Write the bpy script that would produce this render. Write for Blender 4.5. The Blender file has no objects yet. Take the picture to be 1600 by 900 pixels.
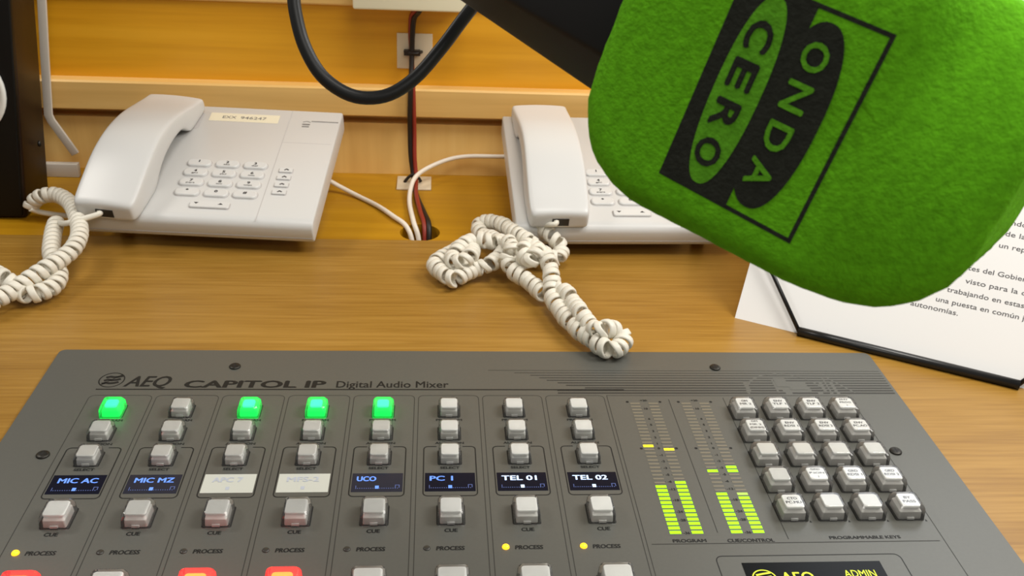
import bpy, bmesh, math, random
from mathutils import Vector, Matrix, noise as mnoise

random.seed(7)
MM = 0.001                      # everything below is written in millimetres
SC = bpy.context.scene
COL = SC.collection

# ------------------------------------------------------------------ camera
cam_d = bpy.data.cameras.new('camera')
cam = bpy.data.objects.new('camera', cam_d); COL.objects.link(cam)
cam_d.sensor_width = 36.0
cam_d.lens = 36.0 * 1500.0 / 1600.0
cam_d.clip_start = 0.01; cam_d.clip_end = 30
_yaw, _pit, _rol = 0.0940, 0.4890, 0.0540
_f = Vector((math.sin(_yaw)*math.cos(_pit), math.cos(_yaw)*math.cos(_pit), -math.sin(_pit)))
_r0 = Vector((math.cos(_yaw), -math.sin(_yaw), 0)); _u0 = _r0.cross(_f)
_r = _r0*math.cos(_rol) + _u0*math.sin(_rol); _u = -_r0*math.sin(_rol) + _u0*math.cos(_rol)
cam.matrix_world = Matrix(((_r.x, _u.x, -_f.x, 0.165419), (_r.y, _u.y, -_f.y, -0.353550),
                           (_r.z, _u.z, -_f.z, 0.302629), (0, 0, 0, 1)))
SC.camera = cam
cam_d.dof.use_dof = True; cam_d.dof.focus_distance = 0.43; cam_d.dof.aperture_fstop = 36

# ------------------------------------------------------------------ world, lights, exposure
w = bpy.data.worlds.new('room_light'); SC.world = w; w.use_nodes = True
w.node_tree.nodes['Background'].inputs[0].default_value = (1.0, 0.97, 0.93, 1)
w.node_tree.nodes['Background'].inputs[1].default_value = 0.22

def area(name, loc, target, size, power, color):
    d = bpy.data.lights.new(name, 'AREA'); d.shape = 'RECTANGLE'
    d.size, d.size_y = size; d.energy = power; d.color = color
    o = bpy.data.objects.new(name, d); COL.objects.link(o)
    o.location = loc
    o.rotation_euler = (Vector(target) - Vector(loc)).to_track_quat('-Z', 'Y').to_euler()
    return o
area('ceiling_lamp_left', (-0.52, 0.34, 0.72), (0.05, 0.3, 0), (0.22, 0.22), 3.0, (1.0, 0.96, 0.89))
area('panel_sheen_fill', (1.10, 0.85, 0.90), (0.40, 0.0, 0.0), (0.6, 0.4), 4.2, (0.86, 0.91, 1.0))  # unseen light added for a bluish sheen on the right of the panel
area('ceiling_lamp_right', (0.88, 0.06, 0.80), (0.35, 0.1, 0), (0.40, 0.40), 9.0, (1.0, 0.965, 0.91))
area('ceiling_lamp_room', (0.42, -0.85, 0.95), (0.25, 0.2, 0.1), (0.45, 0.4), 3.9, (1.0, 0.96, 0.90))
area('ceiling_lamp_middle', (0.30, -0.06, 1.10), (0.25, 0.1, 0.0), (0.35, 0.35), 5.8, (1.0, 0.96, 0.90))

vs = SC.view_settings
SC.display_settings.display_device = 'sRGB'
vs.view_transform = 'Standard'; vs.look = 'None'; vs.gamma = 1; vs.use_curve_mapping = False
vs.exposure = -0.33

# ------------------------------------------------------------------ materials
def lin(r, g, b):
    return tuple(((c/255)/12.92 if c/255 <= 0.04045 else ((c/255+0.055)/1.055)**2.4) for c in (r, g, b)) + (1,)

MATS = {}
def mat(name, col=(0.8, 0.8, 0.8, 1), rough=0.5, metal=0.0, spec=0.5, trans=0.0, ior=1.45, emit=None, strength=0,
        coat=0.0, bump=None, vary=None, sheen=0.0):
    """bump=(scale, strength, distance mm); vary=(scale, amount) mottles the colour with noise"""
    m = bpy.data.materials.new(name); m.use_nodes = True
    nt = m.node_tree; b = nt.nodes['Principled BSDF']
    b.inputs['Base Color'].default_value = col
    b.inputs['Roughness'].default_value = rough
    b.inputs['Metallic'].default_value = metal
    b.inputs['Specular IOR Level'].default_value = spec
    b.inputs['Transmission Weight'].default_value = trans
    b.inputs['IOR'].default_value = ior
    b.inputs['Coat Weight'].default_value = coat
    if sheen:
        b.inputs['Sheen Weight'].default_value = sheen
        b.inputs['Sheen Roughness'].default_value = 0.6
        b.inputs['Sheen Tint'].default_value = col
    if emit:
        b.inputs['Emission Color'].default_value = emit
        b.inputs['Emission Strength'].default_value = strength
    tc = nt.nodes.new('ShaderNodeTexCoord')
    if vary:
        n = nt.nodes.new('ShaderNodeTexNoise'); n.inputs['Scale'].default_value = vary[0]
        n.inputs['Detail'].default_value = 4
        nt.links.new(tc.outputs['Object'], n.inputs['Vector'])
        r = nt.nodes.new('ShaderNodeMapRange')
        r.inputs['From Min'].default_value = 0.3; r.inputs['From Max'].default_value = 0.7
        r.inputs['To Min'].default_value = 1-vary[1]; r.inputs['To Max'].default_value = 1+vary[1]
        nt.links.new(n.outputs['Fac'], r.inputs['Value'])
        mx = nt.nodes.new('ShaderNodeVectorMath'); mx.operation = 'SCALE'
        mx.inputs[0].default_value = col[:3]
        nt.links.new(r.outputs['Result'], mx.inputs['Scale'])
        nt.links.new(mx.outputs['Vector'], b.inputs['Base Color'])
    if bump:
        n = nt.nodes.new('ShaderNodeTexNoise'); n.inputs['Scale'].default_value = bump[0]
        n.inputs['Detail'].default_value = 3
        nt.links.new(tc.outputs['Object'], n.inputs['Vector'])
        bp = nt.nodes.new('ShaderNodeBump'); bp.inputs['Strength'].default_value = bump[1]
        bp.inputs['Distance'].default_value = bump[2]*MM
        nt.links.new(n.outputs['Fac'], bp.inputs['Height'])
        nt.links.new(bp.outputs['Normal'], b.inputs['Normal'])
    MATS[name] = m
    return m

def wood(name, c_dark, c_mid, c_light, rough=0.38, stretch=(5, 110, 110), big=(1.5, 9, 9)):
    """long soft streaks of grain along X, with fine pores"""
    m = bpy.data.materials.new(name); m.use_nodes = True
    nt = m.node_tree; b = nt.nodes['Principled BSDF']; b.inputs['Roughness'].default_value = rough
    tc = nt.nodes.new('ShaderNodeTexCoord')
    def noise(sc, detail, dist=0.0):
        mp = nt.nodes.new('ShaderNodeMapping'); mp.inputs['Scale'].default_value = sc
        nt.links.new(tc.outputs['Object'], mp.inputs['Vector'])
        n = nt.nodes.new('ShaderNodeTexNoise'); n.inputs['Scale'].default_value = 1.0
        n.inputs['Detail'].default_value = detail; n.inputs['Distortion'].default_value = dist
        nt.links.new(mp.outputs['Vector'], n.inputs['Vector'])
        return n
    n1 = noise(big, 3, 0.8); n2 = noise(stretch, 5, 0.3)
    mx = nt.nodes.new('ShaderNodeMix'); mx.data_type = 'FLOAT'
    mx.inputs[0].default_value = 0.58
    nt.links.new(n1.outputs['Fac'], mx.inputs[2]); nt.links.new(n2.outputs['Fac'], mx.inputs[3])
    cr = nt.nodes.new('ShaderNodeValToRGB')
    e = cr.color_ramp.elements
    e[0].position = 0.34; e[0].color = c_dark
    e[1].position = 0.66; e[1].color = c_light
    k = cr.color_ramp.elements.new(0.5); k.color = c_mid
    nt.links.new(mx.outputs[0], cr.inputs['Fac'])
    nt.links.new(cr.outputs['Color'], b.inputs['Base Color'])
    bp = nt.nodes.new('ShaderNodeBump'); bp.inputs['Strength'].default_value = 0.12
    bp.inputs['Distance'].default_value = 0.0004
    nt.links.new(n2.outputs['Fac'], bp.inputs['Height']); nt.links.new(bp.outputs['Normal'], b.inputs['Normal'])
    MATS[name] = m
    return m

wood('desk_wood', lin(140, 100, 33), lin(157, 116, 44), lin(171, 130, 57), stretch=(16, 430, 430), big=(3, 34, 34))
wood('rear_wood', lin(166, 116, 10), lin(178, 128, 14), lin(190, 140, 22))
wood('wall_wood', lin(210, 146, 20), lin(228, 164, 32), lin(238, 176, 44), stretch=(4, 90, 90), big=(1.2, 16, 16))
wood('pale_wood', lin(218, 174, 100), lin(230, 187, 112), lin(238, 198, 124))
wood('lower_wood', lin(226, 182, 106), lin(238, 196, 118), lin(244, 206, 130), stretch=(70, 4, 4), big=(14, 2, 2))
mat('hole_dark', lin(70, 48, 18), 0.8)
mat('phone_white', lin(208, 208, 206), 0.32, spec=0.45)
mat('phone_key', lin(212, 212, 210), 0.35)
mat('phone_groove', lin(186, 182, 180), 0.6)
mat('phone_print', lin(52, 50, 52), 0.6)
mat('phone_tape', lin(226, 218, 192), 0.5)
mat('phone_grey', lin(120, 118, 116), 0.5)
mat('socket_black', lin(40, 36, 32), 0.5)
mat('cord_ivory', lin(226, 221, 207), 0.4, vary=(60, 0.05))
mat('line_cord', lin(232, 222, 206), 0.4)
mat('rubber_grey', lin(60, 60, 60), 0.8)
mat('panel_grey', lin(100, 100, 94), 0.40, metal=0.3, spec=0.5, bump=(900, 0.03, 0.2), vary=(600, 0.02))
mat('print_black', lin(20, 20, 18), 0.55)
mat('print_grey', lin(50, 49, 45), 0.55)
mat('print_light', lin(150, 148, 142), 0.5)
mat('screw_dark', lin(56, 54, 50), 0.4, metal=0.7)
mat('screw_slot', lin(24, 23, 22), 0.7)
def clear_plastic(name, tint, glow=None, strength=0.0):
    """moulded see-through plastic: mostly straight-through, a little refraction, gloss by Fresnel, faint milky scatter"""
    m = bpy.data.materials.new(name); m.use_nodes = True
    nt = m.node_tree; nt.nodes.clear()
    N = lambda t: nt.nodes.new(t)
    out = N('ShaderNodeOutputMaterial'); tr = N('ShaderNodeBsdfTransparent'); rf = N('ShaderNodeBsdfRefraction')
    gl = N('ShaderNodeBsdfGlossy'); df = N('ShaderNodeBsdfTranslucent'); d2 = N('ShaderNodeBsdfDiffuse'); fr = N('ShaderNodeFresnel')
    tr.inputs['Color'].default_value = tint; rf.inputs['Color'].default_value = tint
    rf.inputs['IOR'].default_value = 1.06; rf.inputs['Roughness'].default_value = 0.02
    gl.inputs['Roughness'].default_value = 0.08; fr.inputs['IOR'].default_value = 1.5
    df.inputs['Color'].default_value = tint; d2.inputs['Color'].default_value = tint
    def mix(f, a, b):
        x = N('ShaderNodeMixShader')
        if isinstance(f, float): x.inputs[0].default_value = f
        else: nt.links.new(f, x.inputs[0])
        nt.links.new(a, x.inputs[1]); nt.links.new(b, x.inputs[2]); return x.outputs[0]
    a = mix(0.16, tr.outputs[0], rf.outputs[0])
    b = mix(0.5, df.outputs[0], d2.outputs[0])
    c = mix(0.10, a, b)
    d = mix(fr.outputs[0], c, gl.outputs[0])
    if glow:
        e = N('ShaderNodeEmission'); e.inputs['Color'].default_value = glow; e.inputs['Strength'].default_value = strength
        ad = N('ShaderNodeAddShader'); nt.links.new(d, ad.inputs[0]); nt.links.new(e.outputs[0], ad.inputs[1]); d = ad.outputs[0]
    nt.links.new(d, out.inputs['Surface']); MATS[name] = m
clear_plastic('clear_cap', (0.97, 0.97, 0.96, 1))
clear_plastic('clear_cap_green', (0.75, 1.0, 0.8, 1), (0.0, 1.0, 0.10, 1), 0.40)
clear_plastic('clear_cap_red', (1.0, 0.8, 0.75, 1), (1.0, 0.02, 0.03, 1), 0.45)
mat('cap_white', lin(226, 226, 222), 0.4)
mat('cap_skirt', lin(196, 194, 190), 0.4)
mat('cap_glint', lin(252, 252, 250), 0.2)
mat('cap_insert', lin(246, 246, 243), 0.35)
mat('cap_insert_bare', lin(222, 222, 218), 0.3)
mat('green_core', lin(10, 200, 60), 0.4, emit=(0.0, 1.0, 0.09, 1), strength=1.5)
mat('green_insert', lin(60, 240, 190), 0.4, emit=(0.03, 1.0, 0.42, 1), strength=1.8)
mat('red_core', lin(220, 20, 15), 0.4, emit=(1.0, 0.03, 0.02, 1), strength=3.0)
mat('red_insert', lin(250, 150, 40), 0.4, emit=(1.0, 0.30, 0.05, 1), strength=2.6)
mat('led_lit', lin(255, 190, 20), 0.3, emit=(1.0, 0.50, 0.02, 1), strength=2.2)
mat('led_dark', lin(58, 56, 52), 0.3)
mat('screen_black', lin(12, 13, 20), 0.2, spec=0.2, emit=(0.01, 0.015, 0.05, 1), strength=0.25)
mat('screen_navy', lin(34, 36, 46), 0.2, emit=(0.02, 0.03, 0.09, 1), strength=0.12)
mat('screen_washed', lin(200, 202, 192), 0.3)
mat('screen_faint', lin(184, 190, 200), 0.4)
mat('screen_text', lin(90, 130, 220), 0.4, emit=(0.16, 0.34, 0.95, 1), strength=0.75)
mat('screen_text_bright', lin(190, 210, 240), 0.4, emit=(0.55, 0.72, 1.0, 1), strength=0.95)
mat('screen_scale', lin(70, 84, 130), 0.4, emit=(0.10, 0.14, 0.36, 1), strength=0.55)
mat('oled_yellow', lin(190, 200, 40), 0.4, emit=(0.50, 0.60, 0.03, 1), strength=0.9)
mat('oled_black', lin(12, 13, 12), 0.25, spec=0.12)
mat('meter_off', lin(122, 116, 100), 0.35)
mat('meter_green', lin(130, 230, 10), 0.4, emit=(0.38, 0.90, 0.0, 1), strength=1.25)
mat('meter_dim', lin(170, 200, 90), 0.4, emit=(0.35, 0.55, 0.08, 1), strength=0.4)
mat('meter_yellow', lin(240, 220, 20), 0.4, emit=(1.0, 0.80, 0.03, 1), strength=1.3)
mat('foam_green', lin(98, 174, 26), 0.95, spec=0.1, sheen=0.25, bump=(900, 0.5, 0.8), vary=(420, 0.16))
mat('flock_black', lin(44, 46, 40), 0.95, spec=0.1, bump=(900, 0.5, 0.7), vary=(420, 0.14))
mat('flock_green', lin(92, 160, 36), 0.95, spec=0.1, bump=(900, 0.5, 0.7), vary=(420, 0.14))
mat('mic_black', lin(12, 11, 10), 0.5, bump=(300, 0.05, 0.2))
mat('cable_black', lin(28, 28, 27), 0.42)
mat('speaker_black', lin(9, 8, 7), 0.5, spec=0.3)
mat('speaker_side', lin(36, 22, 12), 0.42, spec=0.35)
mat('speaker_white', lin(232, 232, 226), 0.4)
mat('bracket_white', lin(206, 198, 186), 0.45)
mat('cream_plastic', lin(244, 238, 208), 0.4)
mat('mount_white', lin(216, 200, 172), 0.45)
mat('wire_red', lin(142, 46, 30), 0.45)
mat('wire_black', lin(34, 24, 18), 0.45)
mat('paper_white', lin(233, 232, 230), 0.7)
mat('ink_grey', lin(98, 96, 98), 0.8)
mat('stand_black', lin(24, 24, 24), 0.32)

# ------------------------------------------------------------------ mesh helpers (millimetres)
class MB:
    def __init__(self):
        self.v = []; self.f = []; self.m = []; self.s = []
    def add(self, verts, faces, mi=0, smooth=False):
        o = len(self.v)
        self.v += [tuple(p) for p in verts]
        for f in faces:
            self.f.append(tuple(i+o for i in f)); self.m.append(mi); self.s.append(smooth)
        return self
    def box(self, x0, x1, y0, y1, z0, z1, mi=0):
        v = [(x0,y0,z0),(x1,y0,z0),(x1,y1,z0),(x0,y1,z0),(x0,y0,z1),(x1,y0,z1),(x1,y1,z1),(x0,y1,z1)]
        return self.add(v, [(3,2,1,0),(4,5,6,7),(0,1,5,4),(1,2,6,5),(2,3,7,6),(3,0,4,7)], mi)
    def rings(self, rings, mi=0, smooth=False, caps=True, closed=False):
        n = len(rings[0]); v = [p for r in rings for p in r]; f = []
        R = len(rings)
        for i in range(R if closed else R-1):
            a = i*n; b = ((i+1) % R)*n
            for j in range(n):
                f.append((a+j, a+(j+1) % n, b+(j+1) % n, b+j))
        self.add(v, f, mi, smooth)
        if caps and not closed:
            self.add(rings[0], [tuple(range(n))[::-1]], mi)
            self.add(rings[-1], [tuple(range(n))], mi)
        return self
    def tube(self, path, r, n=10, mi=0, smooth=True, caps=True):
        pts = [Vector(p) for p in path]; fr = frames(pts); rs = []
        for k, (p, (t, a, b)) in enumerate(zip(pts, fr)):
            rr = r[k] if isinstance(r, (list, tuple)) else r
            rs.append([p + a*rr*math.cos(q*2*math.pi/n) + b*rr*math.sin(q*2*math.pi/n) for q in range(n)])
        return self.rings(rs, mi, smooth, caps)
    def disc(self, c, r, z, n=32, mi=0):
        return self.add([(c[0]+r*math.cos(i*2*math.pi/n), c[1]+r*math.sin(i*2*math.pi/n), z) for i in range(n)], [tuple(range(n))], mi)
    def lathe(self, c, prof, n=24, mi=0, smooth=True):
        """profile [(r,z)...] turned about a vertical axis through c"""
        rs = [[(c[0]+r*math.cos(i*2*math.pi/n), c[1]+r*math.sin(i*2*math.pi/n), z) for i in range(n)] for r, z in prof]
        return self.rings(rs, mi, smooth)
    def rect(self, x0, x1, y0, y1, z, mi=0):
        return self.add([(x0,y0,z),(x1,y0,z),(x1,y1,z),(x0,y1,z)], [(0,1,2,3)], mi)
    def line(self, pts, wd, z, closed=False, mi=0):
        """flat printed stroke of width wd along 2D points"""
        P = [Vector((a, b)) for a, b in pts]; n = len(P); L = []; R = []
        for i in range(n):
            p0 = P[(i-1) % n] if closed or i else P[i]
            p1 = P[(i+1) % n] if closed or i < n-1 else P[i]
            d0 = (P[i]-p0); d1 = (p1-P[i])
            if d0.length < 1e-9: d0 = d1
            if d1.length < 1e-9: d1 = d0
            d0 = d0.normalized(); d1 = d1.normalized()
            t = (d0+d1); t = t.normalized() if t.length > 1e-6 else d1
            nn = Vector((-t.y, t.x)); c = max(0.5, nn.dot(Vector((-d1.y, d1.x))))
            o = nn*(wd/2/c)
            L.append(P[i]+o); R.append(P[i]-o)
        v = [(p.x, p.y, z) for p in L] + [(p.x, p.y, z) for p in R]
        f = [(n+i, n+(i+1) % n, (i+1) % n, i) for i in range(n if closed else n-1)]
        return self.add(v, f, mi)
    def text(self, s, x, y, z, h, width=None, shear=0.0, bold=0.0, align='l', mi=0, sx=1.0, ang=0.0, mir=False):
        """lettering with its lower left at x,y and capital height h, optionally fitted to a width"""
        V, F, wd = text_geo(s, shear)
        kx = (width/wd) if width else h*sx
        if bold:
            for k, q in enumerate((-bold*h, bold*h)): self.text(s, x+q, y, z+0.02*(k+1), h, width, shear, 0.0, align, mi, sx, ang)
            self.text(s, x, y+bold*h*0.6, z+0.06, h, width, shear, 0.0, align, mi, sx, ang)
        k = h
        ox = {'l': 0, 'c': -wd*kx/2, 'r': -wd*kx}[align]
        c, sn = math.cos(ang), math.sin(ang); vv = []
        for a, b in V:
            a = a*kx+ox; b = b*k
            vv.append((x+a*c-b*sn, y+a*sn+b*c, z))
        return self.add(vv, F, mi)
    def xf(self, fn):
        self.v = [tuple(fn(Vector(p))) for p in self.v]; return self
    def build(self, name, mats, parent=None, org=(0, 0, 0), bevel=None, subsurf=0, angle=40, wn=False):
        me = bpy.data.meshes.new(name)
        me.from_pydata([((x-org[0])*MM, (y-org[1])*MM, (z-org[2])*MM) for x, y, z in self.v], [], self.f)
        for m in (mats if isinstance(mats, (list, tuple)) else [mats]): me.materials.append(MATS[m])
        me.polygons.foreach_set('material_index', self.m)
        me.polygons.foreach_set('use_smooth', self.s)
        bm = bmesh.new(); bm.from_mesh(me)
        bmesh.ops.remove_doubles(bm, verts=bm.verts, dist=1e-7)
        if bevel:
            wd, seg = bevel
            es = [e for e in bm.edges if len(e.link_faces) == 2 and e.calc_face_angle(0) > math.radians(angle)]
            bmesh.ops.bevel(bm, geom=es, offset=wd*MM, segments=seg, profile=0.5, affect='EDGES', clamp_overlap=True)
            for f in bm.faces: f.smooth = True
        bm.to_mesh(me); bm.free(); me.update()
        o = bpy.data.objects.new(name, me); COL.objects.link(o)
        if parent: o.parent = parent
        if subsurf:
            s = o.modifiers.new('smooth', 'SUBSURF'); s.levels = s.render_levels = subsurf
        if bevel and wn:
            s = o.modifiers.new('normals', 'WEIGHTED_NORMAL')
        return o

def frames(pts):
    n = len(pts); T = []
    for i in range(n):
        d = pts[min(i+1, n-1)] - pts[max(i-1, 0)]
        T.append(d.normalized() if d.length > 1e-9 else Vector((0, 0, 1)))
    a = T[0].orthogonal().normalized(); out = []
    for i in range(n):
        a = (a - T[i]*a.dot(T[i]))
        a = a.normalized() if a.length > 1e-6 else T[i].orthogonal().normalized()
        out.append((T[i], a, T[i].cross(a)))
    return out

def spline(pts, step=1.0):
    """Catmull-Rom through pts, resampled to equal steps"""
    P = [Vector(p) for p in pts]; P = [P[0]*2-P[1]] + P + [P[-1]*2-P[-2]]; raw = []
    for i in range(1, len(P)-2):
        p0, p1, p2, p3 = P[i-1:i+3]
        for k in range(24):
            t = k/24
            raw.append(0.5*((2*p1)+(p2-p0)*t+(2*p0-5*p1+4*p2-p3)*t*t+(3*p1-p0-3*p2+p3)*t**3))
    raw.append(P[-2]); out = [raw[0]]; acc = 0.0
    for a, b in zip(raw, raw[1:]):
        d = (b-a).length
        while d > 0 and acc + d >= step:
            k = (step-acc)/d; a = a.lerp(b, k); out.append(a.copy()); d = (b-a).length; acc = 0.0
        acc += d
    out.append(raw[-1])
    return out

_TG = {}
def text_geo(s, shear=0.0):
    key = (s, shear)
    if key in _TG: return _TG[key]
    cu = bpy.data.curves.new('t', 'FONT'); cu.body = s; cu.size = 1.0; cu.shear = shear
    cu.resolution_u = 3; cu.fill_mode = 'FRONT'
    ob = bpy.data.objects.new('t', cu); COL.objects.link(ob)
    dg = bpy.context.evaluated_depsgraph_get(); dg.update()
    me = bpy.data.meshes.new_from_object(ob.evaluated_get(dg))
    V = [(v.co.x, v.co.y) for v in me.vertices]; F = [tuple(p.vertices) for p in me.polygons]
    bpy.data.objects.remove(ob); bpy.data.curves.remove(cu); bpy.data.meshes.remove(me)
    x0 = min(a for a, b in V); x1 = max(a for a, b in V)
    CAP = 0.729                                        # capital height of the built-in font at size 1
    V = [((a-x0)/CAP, b/CAP) for a, b in V]
    _TG[key] = (V, F, (x1-x0)/CAP)
    return _TG[key]

def rrect(x0, x1, y0, y1, r, n=5):
    """rounded rectangle outline, counter-clockwise"""
    out = []
    for cx, cy, a0 in ((x1-r, y0+r, -90), (x1-r, y1-r, 0), (x0+r, y1-r, 90), (x0+r, y0+r, 180)):
        for k in range(n+1):
            a = math.radians(a0 + 90*k/n); out.append((cx+r*math.cos(a), cy+r*math.sin(a)))
    return out

def thing(name, label, cat, loc=(0, 0, 0), rotz=0.0, group=None):
    o = bpy.data.objects.new(name, None); COL.objects.link(o)
    o.empty_display_size = 0.02
    o.location = Vector(loc)*MM; o.rotation_euler = (0, 0, rotz)
    return tag(o, label, cat, group)
def tag(o, label, cat, group=None):
    o['label'] = label; o['category'] = cat
    if group: o['group'] = group
    return o
def struct(o, label=None):
    o['kind'] = 'structure'
    if label: o['label'] = label; o['category'] = label.split()[-1]
    return o
def copy_tree(o, parent):
    c = o.copy(); COL.objects.link(c); c.parent = parent
    for ch in list(o.children):
        if not ch.name.startswith('button_legend'): copy_tree(ch, c)      # every key carries a legend of its own
    return c

# ------------------------------------------------------------------ setting: wall behind the desk
W0, W1 = -560, 1000
m = MB(); m.box(W0, W1, 424, 440, -40, 42); m.box(W0, W1, 437, 440, 42, 80); o = m.build('wall_lower', 'lower_wood')
struct(o, 'pale vertical-grained wooden back panel behind the telephones')
m = MB(); m.box(W0, W1, 425.5, 440, 74, 138.0); o = m.build('wall_back', 'wall_wood')
struct(o, 'orange varnished wooden board above the pale ledge')
m = MB(); m.rings([[(x, 414, 51.8), (x, 414, 73.2), (x, 415.6, 74.6), (x, 421, 74.8), (x, 428, 74.8), (x, 428, 54), (x, 421, 50.6), (x, 415.2, 50.6)] for x in (W0, W1)])
o = m.build('trim_1', 'pale_wood'); struct(o, 'pale wooden ledge strip running behind the telephones')
m = MB(); m.rings([[(x, 422, 139), (x, 422, 330), (x, 440, 330), (x, 440, 137.8), (x, 423, 137.8)] for x in (W0, W1)])
o = m.build('trim_2', 'pale_wood'); struct(o, 'pale wooden board along the top of the wall')

# ------------------------------------------------------------------ desk
desk = thing('desk', 'wide varnished wooden desk carrying the mixer and both telephones', 'desk', (190, 100, -30))
DO = (190, 100, -30)
m = MB(); m.box(W0, W1, -330, 290, -30, -2)
m.build('desktop', 'desk_wood', desk, DO, bevel=(0.6, 2))
# rear board with a round cable hole, built as a grid ring around the hole
hc = (155.8, 305.5); hr = 15.0; N = 48
m = MB(); top = []; outer = []
for i in range(N):
    a = 2*math.pi*(i+0.5)/N; c, s = math.cos(a), math.sin(a)
    top.append((hc[0]+hr*c, hc[1]+hr*s))
xs, ys = (W0, W1), (290.4, 424)
def edge_hit(a):
    c, s = math.cos(a), math.sin(a); t = 1e9
    if c > 1e-9: t = min(t, (xs[1]-hc[0])/c)
    if c < -1e-9: t = min(t, (xs[0]-hc[0])/c)
    if s > 1e-9: t = min(t, (ys[1]-hc[1])/s)
    if s < -1e-9: t = min(t, (ys[0]-hc[1])/s)
    return (hc[0]+c*t, hc[1]+s*t)
angs = sorted([2*math.pi*(i+0.5)/N for i in range(N)] + [math.atan2(y-hc[1], x-hc[0]) % (2*math.pi) for x in xs for y in ys])
inn = [(hc[0]+hr*math.cos(a), hc[1]+hr*math.sin(a)) for a in angs]; out = [edge_hit(a) for a in angs]
m.rings([[(x, y, -30) for x, y in inn], [(x, y, -3) for x, y in inn], [(x, y, -3) for x, y in out], [(x, y, -30) for x, y in out]], closed=True)
m.build('rear_board', 'rear_wood', desk, DO)
m = MB(); m.lathe(hc, [(hr+1, -31), (hr+1, -75), (0.1, -75)], 32); m.build('cable_hole_well', 'hole_dark', desk, DO)

# ------------------------------------------------------------------ mixer
MX = (193, 0, -2)
mixer = thing('mixing_console', 'grey digital audio mixer with lit buttons, small screens and level meters', 'mixer', MX)
def P(mb, name, mats, parent=mixer, **k): return mb.build(name, mats, parent, MX, **k)
XL, XR, YT, YB = -47.3, 433.5, 132.7, -190
m = MB(); o2 = rrect(XL, XR, YB, YT, 3.5)
m.rings([[(x, y, -1.9) for x, y in o2], [(x, y, -0.5) for x, y in o2], [(190+(x-190)*0.9985, -30+(y+30)*0.9975, 0.0) for x, y in o2]])
P(m, 'panel', 'panel_grey')
ZP = 0.06                       # printed ink sits just above the metal

# --- screws
for x, y in ((-22.9, 35), (54.4, 114.7), (332.6, 115), (408.5, 34.8)):
    m = MB(); m.lathe((x, y), [(3.2, 0.0), (3.2, 0.5), (2.8, 0.9), (1.5, 1.05), (0.01, 1.05)], 20)
    s = P(m, 'screw', 'screw_dark')
    m = MB(); m.rect(x-1.9, x+1.9, y-0.35, y+0.35, 1.1); m.rect(x-0.35, x+0.35, y-1.9, y+1.9, 1.11)
    m.build('slot', 'screw_slot', s, MX)

# --- printing at the head of the panel
m = MB(); c = (-9.4, 101.0)
ring = [(c[0]+6.6*math.cos(i*math.pi/18), c[1]+6.9*math.sin(i*math.pi/18)) for i in range(36)]
m.line(ring, 0.7, ZP, True)
for k in (-1, 0, 1):
    y = c[1]+k*3.0
    m.line([(c[0]-4.0+k*0.4, y-0.8), (c[0]-2.0+k*.4, y+0.2), (c[0]+0.2+k*.4, y-0.3), (c[0]+2.4+k*0.4, y+0.0), (c[0]+4.6+k*.4, y+1.0)], 1.9, ZP)
m.line([(c[0]-4.6, c[1]-5.0), (c[0]+4.4, c[1]+5.4)], 0.5, ZP)
P(m, 'maker_emblem', 'print_black')
m = MB(); m.text('AEQ', -1.6, 94.6, ZP, 10.6, 24.0, shear=0.28, bold=0.03)
P(m, 'maker_lettering', 'print_black')
m = MB(); m.text('CAPITOL IP', 30.9, 93.6, ZP, 7.0, 75.8, shear=0.05, bold=0.085)
P(m, 'model_lettering', 'print_black')
m = MB(); m.text('Digital Audio Mixer', 113, 93.8, ZP, 6.6, 62.0, bold=0.02)
P(m, 'subtitle_lettering', 'print_black')
m = MB(); m.rect(-15.2, 274, 91.4, 92.4, ZP); P(m, 'header_line', 'print_black')
# the band of stripes that thicken towards the bottom, with a pale arc drawn across
starts = [198, 213, 222, 227, 231, 237, 241.5, 252, 236, 236]
m = MB()
for k, x0 in enumerate(starts):
    y = 111.6-2.55*k; t = 0.35+0.10*k
    segs = [(x0, 431.6)]
    if k >= 5: segs = [(x0, 345.0), (347.5, 363.5 if k < 8 else 366), (371 if k < 7 else 383, 390), (392, 396.5), (398.5, 431.6)]
    if k == 9: segs = [(x0, 345), (346.2, 367), (371, 386), (389, 393), (395, 397), (399, 431.6)]
    for a, b in segs: m.rect(a, b, y-t/2, y+t/2, ZP)
P(m, 'stripe_graphic', 'print_grey')
m = MB(); c = (368, 88.5); arc = [(c[0]+23*math.cos(math.radians(a)), c[1]+20*math.sin(math.radians(a))) for a in range(180, -1, -6)]
for i in range(0, len(arc)-1): 
    if i < 8 or i % 2 == 0: m.line(arc[i:i+2], 1.3, ZP+0.03)
m.line([(363, 103), (363, 89)], 1.2, ZP+0.03); m.line([(394, 104), (394, 89)], 1.0, ZP+0.03)
m.line([(397, 104), (408, 89)], 1.0, ZP+0.03)
m.rect(364, 371, 95, 104, ZP+0.03); m.rect(371, 382, 92, 100, ZP+0.03)
P(m, 'arc_graphic', 'panel_grey')

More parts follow.
